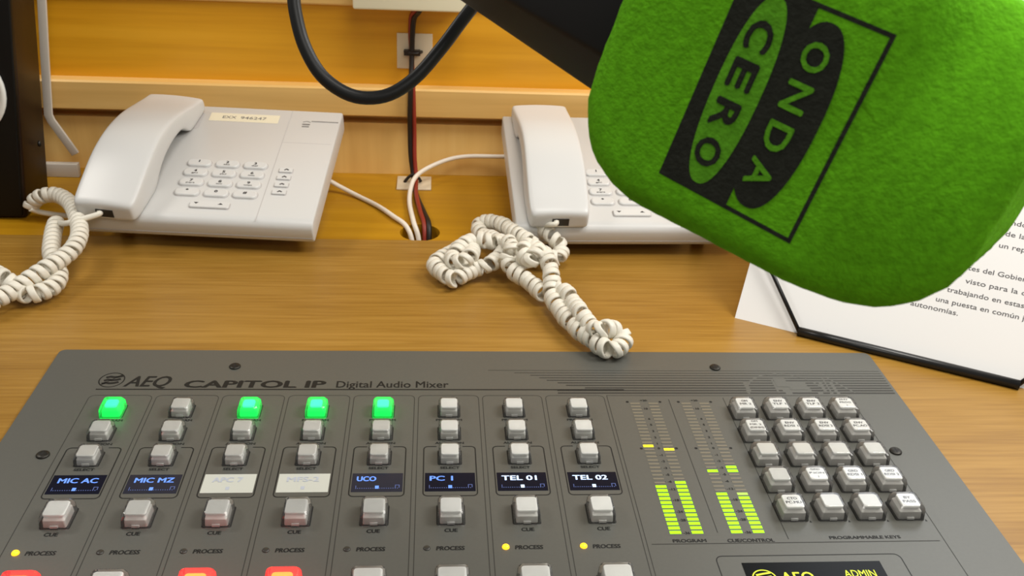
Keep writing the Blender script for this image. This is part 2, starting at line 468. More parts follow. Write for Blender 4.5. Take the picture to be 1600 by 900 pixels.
# --- push buttons
def cap_mesh(w, d, h, ins):
    """clear moulded cap: straight skirt, chamfered shoulder, flat window; origin at the middle of its base"""
    m = MB()
    def ring(wx, dy, r, z, n=3, dy0=0): return [(x, y+dy0, z) for x, y in rrect(-wx/2, wx/2, -dy/2, dy/2, r, n)]
    m.rings([ring(w, d, 1.0, 0.0), ring(w, d, 1.0, 0.5), ring(w-0.5, d-0.5, 1.1, h*0.66), ring(w-1.3, d-1.3, 1.6, h*0.86),
             ring(ins+0.7, ins+0.9, 1.8, h*0.985), ring(ins+0.2, ins+0.3, 1.7, h), ], smooth=False)
    return m
def core_mesh(w, d, h, ins):
    m = MB()
    def ring(wx, dy, r, z): return [(x, y, z) for x, y in rrect(-wx/2, wx/2, -dy/2, dy/2, r, 3)]
    m.rings([ring(w-2.4, d-2.6, 0.8, 0.12), ring(w-2.8, d-3.2, 0.8, h*0.5), ring(ins-1.2, ins-1.2, 0.8, h*0.72)])
    return m
def insert_mesh(ins, h):
    m = MB(); r = rrect(-ins/2, ins/2, -ins/2, ins/2, 1.3, 3)
    m.rings([[(x, y, h*0.75) for x, y in r], [(x, y, h*0.86) for x, y in r], [(x*0.96, y*0.96, h*0.9) for x, y in r]])
    return m
BT = {}                          # one prototype mesh set per size and state
def button(kind, x, y, state='white', legend=None, label=None):
    w, d, h, ins = {'small': (11.4, 11.8, 6.4, 8.6), 'cue': (12.5, 14.0, 7.4, 9.6), 'on': (15.2, 16.0, 9.5, 12.0), 'key': (13.6, 13.4, 8.0, 9.0)}[kind]
    if (kind, state) not in BT:
        a = cap_mesh(w, d, h, ins).build('push_button', {'green': 'clear_cap_green', 'red': 'clear_cap_red'}.get(state, 'clear_cap'))
        cm, im = {'white': ('cap_white', 'cap_insert'), 'bare': ('cap_white', 'cap_insert_bare'), 'green': ('green_core', 'green_insert'), 'red': ('red_core', 'red_insert')}[state]
        if kind == 'key': cm = 'cap_skirt'
        core_mesh(w, d, h, ins).build('button_core', cm, a)
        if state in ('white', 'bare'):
            s = MB(); s.box(-1.7, 1.7, -d/2+0.35, -d/2+1.2, 0.5, 1.5); s.build('button_glint', 'cap_glint', a)  # white block stands in for the bright glint low on the cap's front
        insert_mesh(ins*0.72 if state in ('green', 'red') else ins, h).build('button_insert', im, a)
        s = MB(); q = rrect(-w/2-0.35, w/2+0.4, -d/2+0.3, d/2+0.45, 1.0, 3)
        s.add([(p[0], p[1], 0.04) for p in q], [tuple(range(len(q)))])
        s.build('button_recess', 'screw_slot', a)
        a.parent = mixer; BT[(kind, state)] = a; o = a
    else:
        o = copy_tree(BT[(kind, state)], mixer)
    o.location = Vector((x-MX[0], y-MX[1], 0.02-MX[2]))*MM
    if legend:
        t = MB(); n = len(legend)
        for i, s in enumerate(legend):
            hh = 1.75 if n < 3 else 1.35
            t.text(s, 0, (n-1)*1.35-i*2.75-hh/2+0.3, h*0.9+0.06, hh, min(ins*0.82, 1.45*len(s)+0.4) if len(s) > 1 else None, bold=0.055, align='c')
        t.build('button_legend', 'print_black', o)
    if label: o['label'] = label
    return o
NAMES = ['MIC AC', 'MIC MZ', 'APC 7', 'MFS-2', 'UCO', 'PC 1', 'TEL 01', 'TEL 02']
GREEN = (0, 2, 3, 4); RED = (0, 2, 3); LIT = (0, 6, 7)
for i in range(8):
    X = 35.0*i
    for r, y in enumerate((71.1, 51.2, 31.3)):
        if r == 0 and i in GREEN: button('small', X, y, 'green', label='push button glowing green')
        else: button('small', X, y, 'white' if i > 4 else 'bare')
    button('cue', X, -11.0, 'white' if i > 4 or i == 0 else 'bare')
    if i in RED: button('on', X, -58.2, 'red', label='push button glowing red')
    else: button('on', X, -58.2, 'white')
    # outlines
    m = MB(); x0, x1 = X-16.4, X+16.4; n = 5
    pts = [(x0, YB+8)] + [(x0+3-3*math.cos(math.radians(90*k/n)), 86.2-3+3*math.sin(math.radians(90*k/n))) for k in range(n+1)] + \
          [(x1-3+3*math.sin(math.radians(90*k/n)), 86.2-3+3*math.cos(math.radians(90*k/n))) for k in range(n+1)] + [(x1, YB+8)]
    m.line(pts, 0.38, ZP); P(m, 'channel_outline', 'print_grey')
    m = MB(); x0, x1, y0, y1 = X-13, X+13, 2.7, 40.6
    q = rrect(x0, x1, y0, y1, 2.2, 4)            # starts at the lower right corner, so the gap at the top is cut by order
    q = q[10:] + q[:10]
    m.line([(X-6.6, y1)] + q + [(X+6.6, y1)], 0.6, ZP); P(m, 'display_outline', 'print_black')
    # legends
    m = MB()
    m.text('SELECT', X, 22.7, ZP, 1.75, 9.4, bold=0.07, align='c')
    P(m, 'select_legend', 'print_black')
    m = MB(); m.text('CUE', X, -22.1, ZP, 2.3, 5.8, bold=0.07, align='c'); P(m, 'cue_legend', 'print_black')
    m = MB(); m.text('PROCESS', X-6.6, -33.6, ZP, 2.5, 12.4, bold=0.07, shear=0.1); P(m, 'process_legend', 'print_black')
    m = MB(); m.text('PROGRAM', X, 62.6, ZP, 1.7, 13.6, bold=0.06, align='c'); m.text('AUDITION', X, 42.7, ZP, 1.7, 14.6, bold=0.06, align='c')
    P(m, 'bus_legend', 'print_black')
    # process light
    m = MB(); m.lathe((X-10.8, -32.2), [(1.7, 0.03), (1.6, 0.5), (1.2, 1.0), (0.6, 1.3), (0.01, 1.4)] if i in LIT else [(1.6, 0.03), (1.5, 0.3), (0.9, 0.45), (0.01, 0.5)], 16)
    q = P(m, 'process_light', 'led_lit' if i in LIT else 'led_dark')
    if i in LIT: q['label'] = 'small lamp glowing amber'
    # channel screen
    dx0, dx1, dy0, dy1 = X-12.15, X+12.15, 5.9, 19.5
    m = MB(); m.box(dx0, dx1, dy0, dy1, 0.01, 0.14)
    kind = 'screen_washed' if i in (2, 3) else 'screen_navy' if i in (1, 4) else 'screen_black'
    d = P(m, 'channel_screen', kind)
    if i in (2, 3): d['label'] = 'washed-out pale screen'
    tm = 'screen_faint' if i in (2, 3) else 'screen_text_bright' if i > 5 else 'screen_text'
    m = MB(); wd = {0: 18, 1: 18, 2: 14, 3: 15, 4: 9, 5: 11, 6: 17, 7: 17}[i]
    m.text(NAMES[i], dx0+(2.4 if i > 3 else 4.2 if i > 1 else 3.2), 13.6, 0.2, 3.6, wd, bold=0.05); m.build('screen_lettering', tm, d, MX)
    m = MB()
    if i not in (2, 3):
        for k in range(19): m.rect(dx0+2.8+k*1.05, dx0+3.25+k*1.05, 8.1, 8.6, 0.2)
        m.rect(dx0+2.0, dx0+2.3, 8.0, 10.4, 0.2); m.line([(dx1-3.4, 8.6), (dx1-3.4, 10.6), (dx1-1.6, 10.6), (dx1-1.6, 8.6)], 0.35, 0.2)
    m.rect(X-0.9, X+0.9, 8.0, 10.2, 0.21, 1)
    m.build('screen_scale', ['screen_scale', tm], d, MX)

# --- master section
m = MB()
m.line([(263.2, YB+8), (263.2, 86.2), (400.6, 86.2), (402.4, 85.6), (403.2, 84.2), (403.2, YB+8)], 0.4, ZP)
m.line([(297.6, 82.5), (297.6, -24.5)], 0.4, ZP); m.line([(329.0, 84.0), (329.6, -29.3)], 0.4, ZP)
m.rect(265.3, 400.9, -31.8, -31.3, ZP)
P(m, 'section_outline', 'print_grey')
m = MB(); m.text('PROGRAM', 275.5, -30.6, ZP, 2.1, 15.4, bold=0.07); m.text('CUE/CONTROL', 300.8, -30.9, ZP, 2.2, 21.8, bold=0.07)
m.text('PROGRAMMABLE KEYS', 349.2, -29.7, ZP, 2.0, 33.8, bold=0.07)
P(m, 'section_legend', 'print_black')
SCALE = [(81.2, '+20'), (73.4, '10'), (64, '6'), (58.6, '5'), (53, '3'), (47.5, '2'), (42.2, '1'), (38.3, '0'), (32.6, '-1'), (27.6, '-2'), (22.2, '-3'), (17, '-5'), (11.8, '-6'), (6, '-12'), (-2, '-18'), (-10.2, '-24'), (-16, '-28'), (-24.6, '-36')]
for mi, (cx, lit, extra) in enumerate(((283.0, (12, 13), ((22,), (21,))), (311.8, (10, 10), ((15,), (15, 16))))):
    mt = MB(); mt.rect(cx-8.4, cx+8.4, -26, 83, 0.03)
    meter = P(mt, 'level_meter', 'panel_grey')
    for side in (0, 1):
        xa, xb = ((cx-7.8, cx-2.5) if side == 0 else (cx+2.5, cx+7.8))
        m = MB()
        for k in range(36):
            y = -24.1+2.93*k
            q = 1 if k < lit[side] else 0
            if mi == 1 and side == 1 and k == 9: q = 2
            if k in extra[side]: q = 3 if mi == 0 else 1
            m.box(xa, xb, y-0.95 if q else y-0.62, y+0.95 if q else y+0.62, 0.04, 0.12, q)
        m.build('lamp_bar', ['meter_off', 'meter_green', 'meter_dim', 'meter_yellow'], meter, MX)
    m = MB()
    for y, s in SCALE:
        m.text(s, cx, y-0.7, ZP+0.02, 1.6, None, bold=0.07, align='c', sx=1.1)
        m.disc((cx-2.2, y), 0.22, ZP+0.02, 8); m.disc((cx+2.2, y), 0.22, ZP+0.02, 8)
    m.build('meter_scale', 'print_black', meter, MX)
    for y in (80.0, 38.3):
        for q in (-1, 1):
            m = MB(); m.disc((cx+9.2*q, y), 0.85, ZP, 12); m.build('level_dot', 'print_black', meter, MX)
KEYS = [[('OM', 'MR 2'), ('ENV', 'TLF 1'), ('ENV', 'TLF 2'), ('ENV', 'PROG', '1')],
        [('OM', 'MR 2', '(DIMM)'), ('ENV', 'RDSI 1'), ('ENV', 'RDSI 2'), ('ENV', 'PC.AO')],
        [None]*4,
        [None, ('GRD', 'P.ION', '1'), ('GRD', 'RDSI 1'), ('GRD', 'RDSI 2')],
        [('CTO', 'PC.MU'), None, None, ('BY', 'PASS')]]
md = MB()
for r in range(5):
    for c_ in range(4):
        x = 336.3+18.88*c_; y = 69.0-20.08*r
        button('key', x, y, 'white' if KEYS[r][c_] else 'bare', KEYS[r][c_])
        md.add([(x+7.1, y-7.1, ZP), (x+8.3, y-7.1, ZP), (x+7.7, y-5.5, ZP)], [(0, 1, 2)])
P(md, 'key_mark', 'print_black')
m = MB(); q = rrect(292.4, 377.6, -88, -39.6, 3.0, 4); m.line(q, 0.5, ZP, True); P(m, 'status_outline', 'print_black')
m = MB(); m.box(303.2, 366.6, -80, -44.0, 0.01, 0.16); d = P(m, 'status_screen', 'oled_black')
m = MB(); m.text('AEQ', 318.6, -56.4, 0.22, 6.6, 14.6, bold=0.02)
m.text('ADMIN', 347.4, -53.6, 0.22, 4.4, 14.4, bold=0.01)
m.line([(311+5.2*math.cos(a*math.pi/18), -53.6+5.0*math.sin(a*math.pi/18)) for a in range(36)], 0.6, 0.22, True)
for k in (-1, 0, 1): m.line([(307.6, -53.8+k*2.2), (311, -53.0+k*2.2), (314.4, -52.4+k*2.2)], 1.0, 0.22)
m.build('status_lettering', 'oled_yellow', d, MX)

# ------------------------------------------------------------------ telephones
AL = math.radians(15.5)
def slope(p):                     # x across, y up the slope, z above the slab's underside
    return Vector((p.x, 3 + p.y*math.cos(AL) - p.z*math.sin(AL), 6 + p.y*math.sin(AL) + p.z*math.cos(AL)))
PW, PS, PH = 160.0, 141.0, 17.0
def make_phone(label, loc, rot, shown_label):
    t = thing('desk_telephone', label, 'telephone', loc, rot, 'white desk telephones')
    m = MB()
    prof = [(3, 0.0), (0.6, 1.4), (0, 4.0), (-0.2, 12.0), (1.2, 15.2), (4.4, 16.8), (8, 17.0), (PS-1.5, 17.0), (PS, 15.5), (PS, 2.0), (PS-2, 0.0)]
    m.rings([[(x, y, z) for y, z in prof] for x in (0, PW)])
    m.xf(slope); m.build('base_body', 'phone_white', t, bevel=(1.3, 3), angle=50)
    # thin seam that runs round the front and sides of the shell
    m = MB(); m.rings([[(x, -0.35, 4.2), (x, -0.35, 4.9), (x, 2, 4.9), (x, 2, 4.2)] for x in (1.5, PW-1.5)]); m.xf(slope); m.build('shell_seam', 'phone_groove', t)
    m = MB(); m.rect(120.0, 120.6, 2, PS-2, 17.04); m.rect(120.6, PW-2, 96, 96.4, 17.04); m.xf(slope); m.build('panel_seam', 'phone_groove', t)
    # stand under the raised back and two front feet
    m = MB(); m.rings([[(16, 80, -3), (146, 80, -3), (146, 114, -3), (16, 114, -3)], [(16, 86, 28.8), (146, 86, 28.8), (146, 114, 36.4), (16, 114, 36.4)]])
    m.build('rear_stand', 'phone_white', t, bevel=(1.5, 2))
    for x in (16, 144):
        m = MB(); m.lathe((x, 33), [(5, -3), (5, 11.5), (3, 14.4)], 16); m.build('foot', 'rubber_grey', t)
    # cradle recess strip beneath the handset and the slot at its back
    m = MB(); q = rrect(8, 53, 108, 131, 3, 4); m.add([(a, b, 17.05) for a, b in q], [tuple(range(len(q)))]); m.xf(slope); m.build('cradle_well', 'phone_groove', t)
    # keypad
    legends = [('1', ''), ('2', 'abc'), ('3', 'def'), ('4', 'ghi'), ('5', 'jkl'), ('6', 'mno'), ('7', 'pqrs'), ('8', 'tuv'), ('9', 'wxyz'), ('*', ''), ('0', ''), ('#', '')]
    for k, (a, b) in enumerate(legends):
        cx = 65.8+20.6*(k % 3); cy = 64.2-11.6*(k//3)
        m = MB(); q0 = rrect(-8.9, 8.9, -4.3, 4.3, 3.6, 5); q1 = rrect(-8.5, 8.5, -3.9, 3.9, 3.4, 5); q2 = rrect(-7.8, 7.8, -3.2, 3.2, 3.0, 5)
        m.rings([[(cx+x, cy+y, z) for x, y in q] for q, z in ((q0, 16.8), (q1, 18.2), (q2, 18.7))], smooth=False)
        m.xf(slope); key = m.build('key', 'phone_key', t)
        m = MB(); m.text(a, cx, cy-0.2, 18.76, 2.7, None, bold=0.08, align='c', sx=1.2)
        if b: m.text(b, cx, cy-2.3, 18.76, 1.3, 1.5*len(b), align='c', bold=0.08)
        m.xf(slope); m.build('key_legend', 'phone_print', key)
        m = MB(); q3 = rrect(-9.35, 9.35, -4.8, 4.7, 4.0, 5); m.add([(cx+x, cy+y, 17.05) for x, y in q3], [tuple(range(len(q3)))])
        m.xf(slope); m.build('key_gap', 'phone_groove', key)
    m = MB(); q = rrect(71.5, 99, 12.6, 19.4, 1.6, 4); m.rings([[(x, y, 16.8) for x, y in q], [(x, y, 18.0) for x, y in q], [(85.2+(x-85.2)*0.97, 16+(y-16)*0.88, 18.5) for x, y in q]])
    m.xf(slope); key = m.build('volume_key', 'phone_key', t)
    m = MB(); q = rrect(70.9, 99.6, 12.0, 19.9, 1.9, 4); m.add([(x, y, 17.05) for x, y in q], [tuple(range(len(q)))]); m.xf(slope); m.build('key_gap', 'phone_groove', key)
    m = MB(); m.add([(74, 17.6, 18.56), (75.8, 15.8, 18.56), (77.6, 17.6, 18.56)], [(0, 1, 2)]); m.add([(91, 15.8, 18.56), (94.8, 15.8, 18.56), (92.9, 17.6, 18.56)], [(0, 1, 2)])
    m.xf(slope); m.build('key_legend', 'phone_print', key)
    for k in range(4):
        cy = 60.4-8.7*k
        m = MB(); q = rrect(125.4, 135.2, cy-2.6, cy+2.6, 0.9, 3); m.rings([[(x, y, 16.8) for x, y in q], [(x, y, 17.9) for x, y in q], [(130.3+(x-130.3)*0.95, cy+(y-cy)*0.88, 18.2) for x, y in q]])
        m.xf(slope); key = m.build('function_key', 'phone_key', t)
        m = MB(); q = rrect(124.9, 135.7, cy-3.1, cy+3.0, 1.1, 3); m.add([(x, y, 17.05) for x, y in q], [tuple(range(len(q)))]); m.xf(slope); m.build('key_gap', 'phone_groove', key)
        m = MB(); m.line([(129.2, cy-0.6), (130.6, cy+0.7), (132.4, cy-0.4)], 1.1, 18.26); m.xf(slope); m.build('key_legend', 'phone_print', key)
    if shown_label:
        m = MB(); m.rect(58, 112, 120.5, 131.5, 17.07); m.xf(slope); lab = m.build('number_tape', 'phone_tape', t); lab['label'] = 'cream tape with a handwritten number'
        m = MB(); m.text('EXX', 68, 124.4, 17.12, 3.6, 10.5, bold=0.02); m.text('946247', 82, 124.4, 17.12, 3.6, 20, bold=0.02); m.xf(slope); m.build('tape_lettering', 'phone_grey', lab)
    m = MB(); m.rect(131, 137, 120.4, 122.2, 17.07); m.line([(131, 124.4), (134, 125.6), (137, 124.4)], 0.8, 17.07); m.rect(131.2, 136.8, 117.6, 119.0, 17.07); m.xf(slope); m.build('maker_mark', 'phone_grey', t)
    m = MB(); m.box(137.5, 158.5, 125.2, 126.4, 16.9, 17.08); m.xf(slope); m.build('name_slot', 'phone_grey', t)
    return t
def make_handset(label, loc, rot, cx, turn, dy=0.0):
    t = thing('telephone_handset', label, 'handset', loc, rot, 'white telephone handsets')
    # side profile: underside and crown of the handset along the slope
    S = [-4.6, -4.2, -3.0, 0, 6, 14, 24, 32, 37, 44, 56, 70, 84, 94, 99, 104, 114, 124, 131, 134.6, 135.6, 136]
    B = [19, 18.0, 17.4, 17.3, 17.3, 17.3, 17.3, 17.4, 20.5, 25, 29, 30.5, 30.0, 28, 23, 17.4, 17.3, 17.3, 17.3, 17.4, 18.4, 19.5]
    Tt = [27, 29, 30.6, 31.8, 33.4, 36, 39.5, 41.8, 43.2, 44.6, 46.2, 46.0, 43.8, 41.2, 39.6, 38, 34.8, 31.4, 29.4, 28.6, 28.0, 27.0]
    Wd = [37, 39, 41.5, 43.0, 44, 44.2, 44.2, 44.2, 44.0, 43.8, 43.2, 42.8, 42.8, 43, 43.2, 43.4, 43.8, 44.2, 44.4, 44.4, 43.6, 42.6]
    m = MB(); rings = []
    for s, b, h, wd in zip(S, B, Tt, Wd):
        hw = wd/2; r = min(2.8, (h-b)/2.6); cr = 0.9
        pts = [(-hw+2, b), (-hw+0.6, b+0.6), (-hw, b+2.0), (-hw+0.2, h-r), (-hw+r*0.25, h-r*0.25), (-hw+r, h), (-hw*0.45, h+cr*0.75), (0, h+cr),
               (hw*0.45, h+cr*0.75), (hw-r, h), (hw-r*0.25, h-r*0.25), (hw-0.2, h-r), (hw, b+2.0), (hw-0.6, b+0.6), (hw-2, b)]
        rings.append([(x, s, z) for x, z in pts][::-1])
    m.rings(rings, smooth=True)
    ct, st = math.cos(turn), math.sin(turn)
    turned = lambda p: slope(Vector((cx + p.x*ct - (p.y+dy)*st, p.x*st + (p.y+dy)*ct, p.z)))
    m.xf(turned); o = m.build('handset_shell', 'phone_white', t, subsurf=1)
    m = MB(); m.box(-5.5, 6.5, -5.0, 2, 20.0, 26.0); m.xf(turned); so = m.build('cord_socket', 'socket_black', t); so['label'] = 'dark socket in the mouthpiece end'
    m = MB(); m.box(-4.4, -0.8, -5.3, 0, 22.0, 25.0); m.xf(turned); m.build('cord_plug', 'cord_ivory', so)
    return t
PL = ((-77, 274, 0), math.radians(-4.6)); PR = ((224.5, 262.5, 0), math.radians(1.6))
make_phone('white desk telephone at the left with a cream number tape above its keypad', PL[0], PL[1], True)
make_phone('white desk telephone partly hidden behind the green microphone foam', PR[0], PR[1], False)
make_handset('white handset resting on the left telephone, beside the black loudspeaker', PL[0], PL[1], 20.0, math.radians(-4.6))
make_handset('white handset resting on the right telephone, beside the green foam', PR[0], PR[1], 29.8, math.radians(0.4), 3.6)
def socket_point(P, cx, turn, dy, p):
    ct, st = math.cos(turn), math.sin(turn); q = slope(Vector((cx + p[0]*ct - (p[1]+dy)*st, p[0]*st + (p[1]+dy)*ct, p[2])))
    return tuple(Vector(P[0]) + Matrix.Rotation(P[1], 3, 'Z') @ q)

# ------------------------------------------------------------------ coiled cords and line cords
def coil(mb, path, R=4.8, pitch=5.8, wa=2.35, wb=1.05, n=10, per=18, phase=0.0, mess=0.0, rnd=1.0):
    C_ = spline(path, 0.35); fr = frames(C_)
    Ls = [0.0]
    for a, b in zip(C_, C_[1:]): Ls.append(Ls[-1]+(b-a).length)
    tot = Ls[-1]; turns = tot/pitch; K = int(turns*per); rings = []; j = 0; sd = rnd*tot
    for k in range(K+1):
        s = tot*k/K
        while j < len(Ls)-2 and Ls[j+1] < s: j += 1
        u = (s-Ls[j])/max(1e-9, Ls[j+1]-Ls[j]); p = C_[j].lerp(C_[j+1], min(1, max(0, u))); t, a, b = fr[j]
        ph = phase + 2*math.pi*s/pitch + mess*math.sin(s*0.21+sd)
        rad = a*math.cos(ph)+b*math.sin(ph)
        q = p + rad*R*(1+0.10*mess*math.sin(s*0.33+sd)) + t*mess*0.9*math.sin(ph*0.5+sd)
        sq = lambda v: math.copysign(abs(v)**0.6, v)                # a flattened band rather than a round wire
        rings.append([q + t*wa*sq(math.cos(2*math.pi*i/n)) + rad*wb*sq(math.sin(2*math.pi*i/n)) for i in range(n)])
    mb.rings(rings, smooth=True)
    return rings[0], rings[-1]
COIL_L_A = [(-127.8, 315.3, 7.0), (-125.2, 315.5, 12.0), (-117.2, 313.6, 18.0), (-105.1, 310.6, 20.0), (-90.5, 293.7, 21.0), (-77.3, 267.6, 21.0), (-69.1, 245.1, 20.0), (-67.9, 227.7, 18.0), (-72.3, 215.7, 16.0), (-77.9, 204.0, 15.0), (-85.2, 194.8, 12.0), (-92.1, 185.1, 9.0), (-99.6, 174.6, 8.0), (-108.5, 166.5, 7.0), (-130, 150, 6.6), (-160, 140, 6.6), (-200, 150, 6.6), (-250, 175, 6.6), (-290, 190, 6.6)]
COIL_L_B = [(-96.6, 279.3, 13.0), (-94.6, 267.6, 12.0), (-90.5, 251.4, 11.0), (-85.8, 236.0, 10.0), (-79.4, 223.2, 8.0), (-73.0, 210.8, 7.0), (-72.2, 198.7, 6.0), (-77.0, 190.1, 6.0), (-84.2, 186.7, 6.0), (-92.3, 191.1, 8.0), (-99.7, 195.1, 13.0), (-113.2, 205.4, 12.0), (-127.9, 209.3, 8.0), (-150, 206, 6.6), (-185, 214, 6.6), (-230, 236, 6.6), (-280, 240, 6.6)]
TAIL_L1 = [socket_point(PL, 20.0, math.radians(-4.6), 0, (-2.6, -3, 23.4)), socket_point(PL, 20.0, math.radians(-4.6), 0, (-3.0, -7, 23.4)), (-73.6, 259.2, 24.0), (-83.8, 262.1, 20.0), (-96.6, 279.3, 13.0)]
TAIL_L2 = [(-126.3, 310.7, 9.0), (-121.5, 314.3, 5.0), (-111.1, 313.5, 3.5), (-99.2, 311.6, 3.0), (-83.3, 304.2, 3.0)]
COIL_R_A = [(239.3, 270.0, 20.0), (245.3, 264.7, 19.0), (251.0, 256.3, 16.0), (256.0, 252.3, 10.0), (251.8, 242.0, 8.0), (243.8, 243.8, 10.0), (235.2, 243.3, 17.0), (228.6, 251.3, 19.0), (222.6, 266.1, 17.0), (214.7, 285.6, 14.0), (206.1, 297.6, 10.0), (199.5, 298.2, 7.0), (200.9, 284.6, 6.0), (207.7, 271.9, 9.0), (213.6, 250.9, 15.0), (205.3, 248.5, 17.0), (197.5, 252.4, 17.0), (190.3, 250.1, 16.0), (183.1, 241.8, 14.0), (178.6, 231.9, 12.0), (182.7, 222.2, 14.0), (189.6, 226.1, 16.0), (192.9, 244.2, 12.0), (188.1, 260.6, 7.0), (179.0, 253.0, 6.5), (171.7, 242.7, 6.5), (166.5, 234.7, 6.5), (171.7, 221.5, 6.5), (179.3, 212.4, 6.5), (187.1, 220.0, 6.5), (194.2, 226.8, 7.0), (201.1, 226.9, 9.0), (209.3, 234.8, 10.0), (214.9, 242.8, 14.0), (216.6, 244.7, 19.0), (219.1, 230.6, 20.0), (215.7, 227.0, 14.0), (219.6, 217.8, 10.0), (226.9, 210.7, 8.0), (233.7, 200.0, 7.0), (237.9, 190.5, 6.5)]
COIL_R_B = [(223.7, 249.3, 8.0), (226.0, 225.3, 14.0), (231.0, 217.3, 20.0), (235.9, 225.0, 22.0), (231.4, 232.8, 22.0), (225.6, 224.8, 21.0), (229.4, 217.4, 18.0), (234.5, 219.1, 22.0), (240.1, 223.2, 21.0), (242.7, 212.1, 18.0), (243.3, 199.6, 14.0), (242.2, 189.5, 9.0), (244.4, 177.8, 7.0), (248.8, 162.3, 6.5), (254.2, 148.3, 6.5), (261.2, 136.3, 6.5), (268.1, 125.4, 6.5), (274.1, 124.7, 6.5), (280.3, 134.2, 7.0), (277.8, 139.6, 10.0), (270.9, 137.5, 13.0), (265.1, 135.2, 13.0), (260.5, 145.3, 11.0), (257.1, 155.9, 13.0), (254.9, 169.1, 11.0), (252.2, 180.7, 12.0), (248.5, 191.1, 11.0)]
TAIL_R1 = [socket_point(PR, 29.8, math.radians(0.4), 3.6, (-2.6, -3, 23.4)), socket_point(PR, 29.8, math.radians(0.4), 3.6, (-3.2, -7, 23.4)), (246.0, 260.0, 25.5), (239.3, 270.0, 20.0)]
m = MB(); coil(m, COIL_L_A); coil(m, COIL_L_B, phase=1.0)
m.tube(spline(TAIL_L1, 1.5), 2.0); m.tube(spline(TAIL_L2, 1.5), 2.0)
tag(m.build('coiled_cord', 'cord_ivory'), 'ivory coiled cord doubled into a neat loop beside the black loudspeaker', 'cord', 'coiled handset cords')
m = MB(); coil(m, COIL_R_A, mess=0.7, rnd=0.7, pitch=5.9); coil(m, COIL_R_B, phase=0.6, mess=0.7, rnd=1.3, pitch=5.9)
m.tube(spline(TAIL_R1, 1.5), 2.0)
tag(m.build('coiled_cord', 'cord_ivory'), 'ivory coiled cord tangled in knots on the desk between phone and mixer', 'cord', 'coiled handset cords')
CORD_L = [(76.7, 381.3, 10.0), (89.4, 379.3, 3), (105.6, 368.4, -0.9), (121.9, 349.6, -0.9), (135.3, 328.0, -0.2), (145.1, 314.7, -2.0), (149.9, 308.1, -12.0), (151.0, 306, -34.0)]
CORD_R = [(232.6, 415.1, 18.0), (216.1, 417.7, 17.0), (194.1, 419.3, 16.0), (177.8, 415.9, 14.0), (161.6, 405.7, 10.5), (151.2, 392.4, 7.5), (147.3, 378.7, 3.0), (146.8, 355.1, 0.0), (150.6, 319.6, 0.0), (154.7, 309.3, -10.0), (155.6, 306.0, -34.0)]
m = MB(); m.tube(spline(CORD_L, 2), 1.9); tag(m.build('line_cord', 'line_cord'), 'thin white cord from the left telephone down into the desk hole', 'cord', 'telephone line cords')
m = MB(); m.tube(spline(CORD_R, 2), 1.9); tag(m.build('line_cord', 'line_cord'), 'thin white cord arching from the right telephone into the desk hole', 'cord', 'telephone line cords')

# ------------------------------------------------------------------ wiring on the wall
m = MB(); m.box(103.5, 190, 393, 422, 141.5, 228)
o = m.build('junction_box', 'cream_plastic', None, bevel=(1.5, 2)); 
tag(o, 'cream square plastic box fixed to the wooden wall above the wires', 'box')
wp = [(152.5, 407, 146), (152, 410, 139), (148, 419, 131), (147, 421, 117), (147.2, 420.6, 103), (147.5, 417, 90), (147.6, 410.5, 77), (147.6, 410, 55), (147.8, 411, 38), (148.2, 408, 20), (149.6, 405, 6), (150.4, 398, 0.6), (152.0, 372, -0.2), (157.0, 338, -0.2), (160.5, 318, -1.5), (161, 309, -14), (161, 307, -36)]
C_ = spline(wp, 1.2); fr = frames(C_)
root = thing('twisted_wire', 'red and black wire pair running down the wall into the desk hole', 'wire', (147.6, 400, 0))
for nm, ph, mt in (('black_wire', 0.0, 'wire_black'), ('red_wire', math.pi, 'wire_red')):
    m = MB(); pts = []
    for k, (p, (t, a, b)) in enumerate(zip(C_, fr)):
        q = ph + k*0.03 + 0.25
        pts.append(p + Vector((math.cos(q)*1.75, 0, 0)) + t.cross(Vector((1, 0, 0)))*math.sin(q)*1.2)
    m.tube(pts, 1.75 if ph else 2.1, 8); m.build(nm, mt, root, (147.6, 400, 0))
def mount(label, plane):
    o = thing('cable_mount', label, 'cable mount', (149.5, 425.5, 103) if plane == 'wall' else (149.5, 402, -3), 0, 'adhesive cable mounts')
    if plane == 'wall':
        f = lambda p: Vector((p.x, -p.z, p.y))
    else:
        f = lambda p: Vector((p.x, p.y, p.z))
    m = MB(); m.box(-14.3, 14.3, -14.3, 14.3, 0, 1.4); m.xf(f); m.build('plate', 'mount_white', o, bevel=(0.4, 2))
    m = MB(); m.tube([(-8, 0, 1.6), (-7, 0, 3.0), (-5, 0, 5.6), (-2, 0, 8.4), (1.5, 0, 8.0), (4, 0, 5.2), (5.6, 0, 2.2)], 1.3, 8)
    if plane == 'wall': m.box(-8.5, 4.5, -2.2, 1.6, 1.4, 7.2)
    m.xf(f); m.build('cable_tie', 'wire_black', o)
    return o
mount('square white adhesive mount with a black tie on the orange wall', 'wall')
mount('square white adhesive mount on the desk behind the cable hole', 'desk')

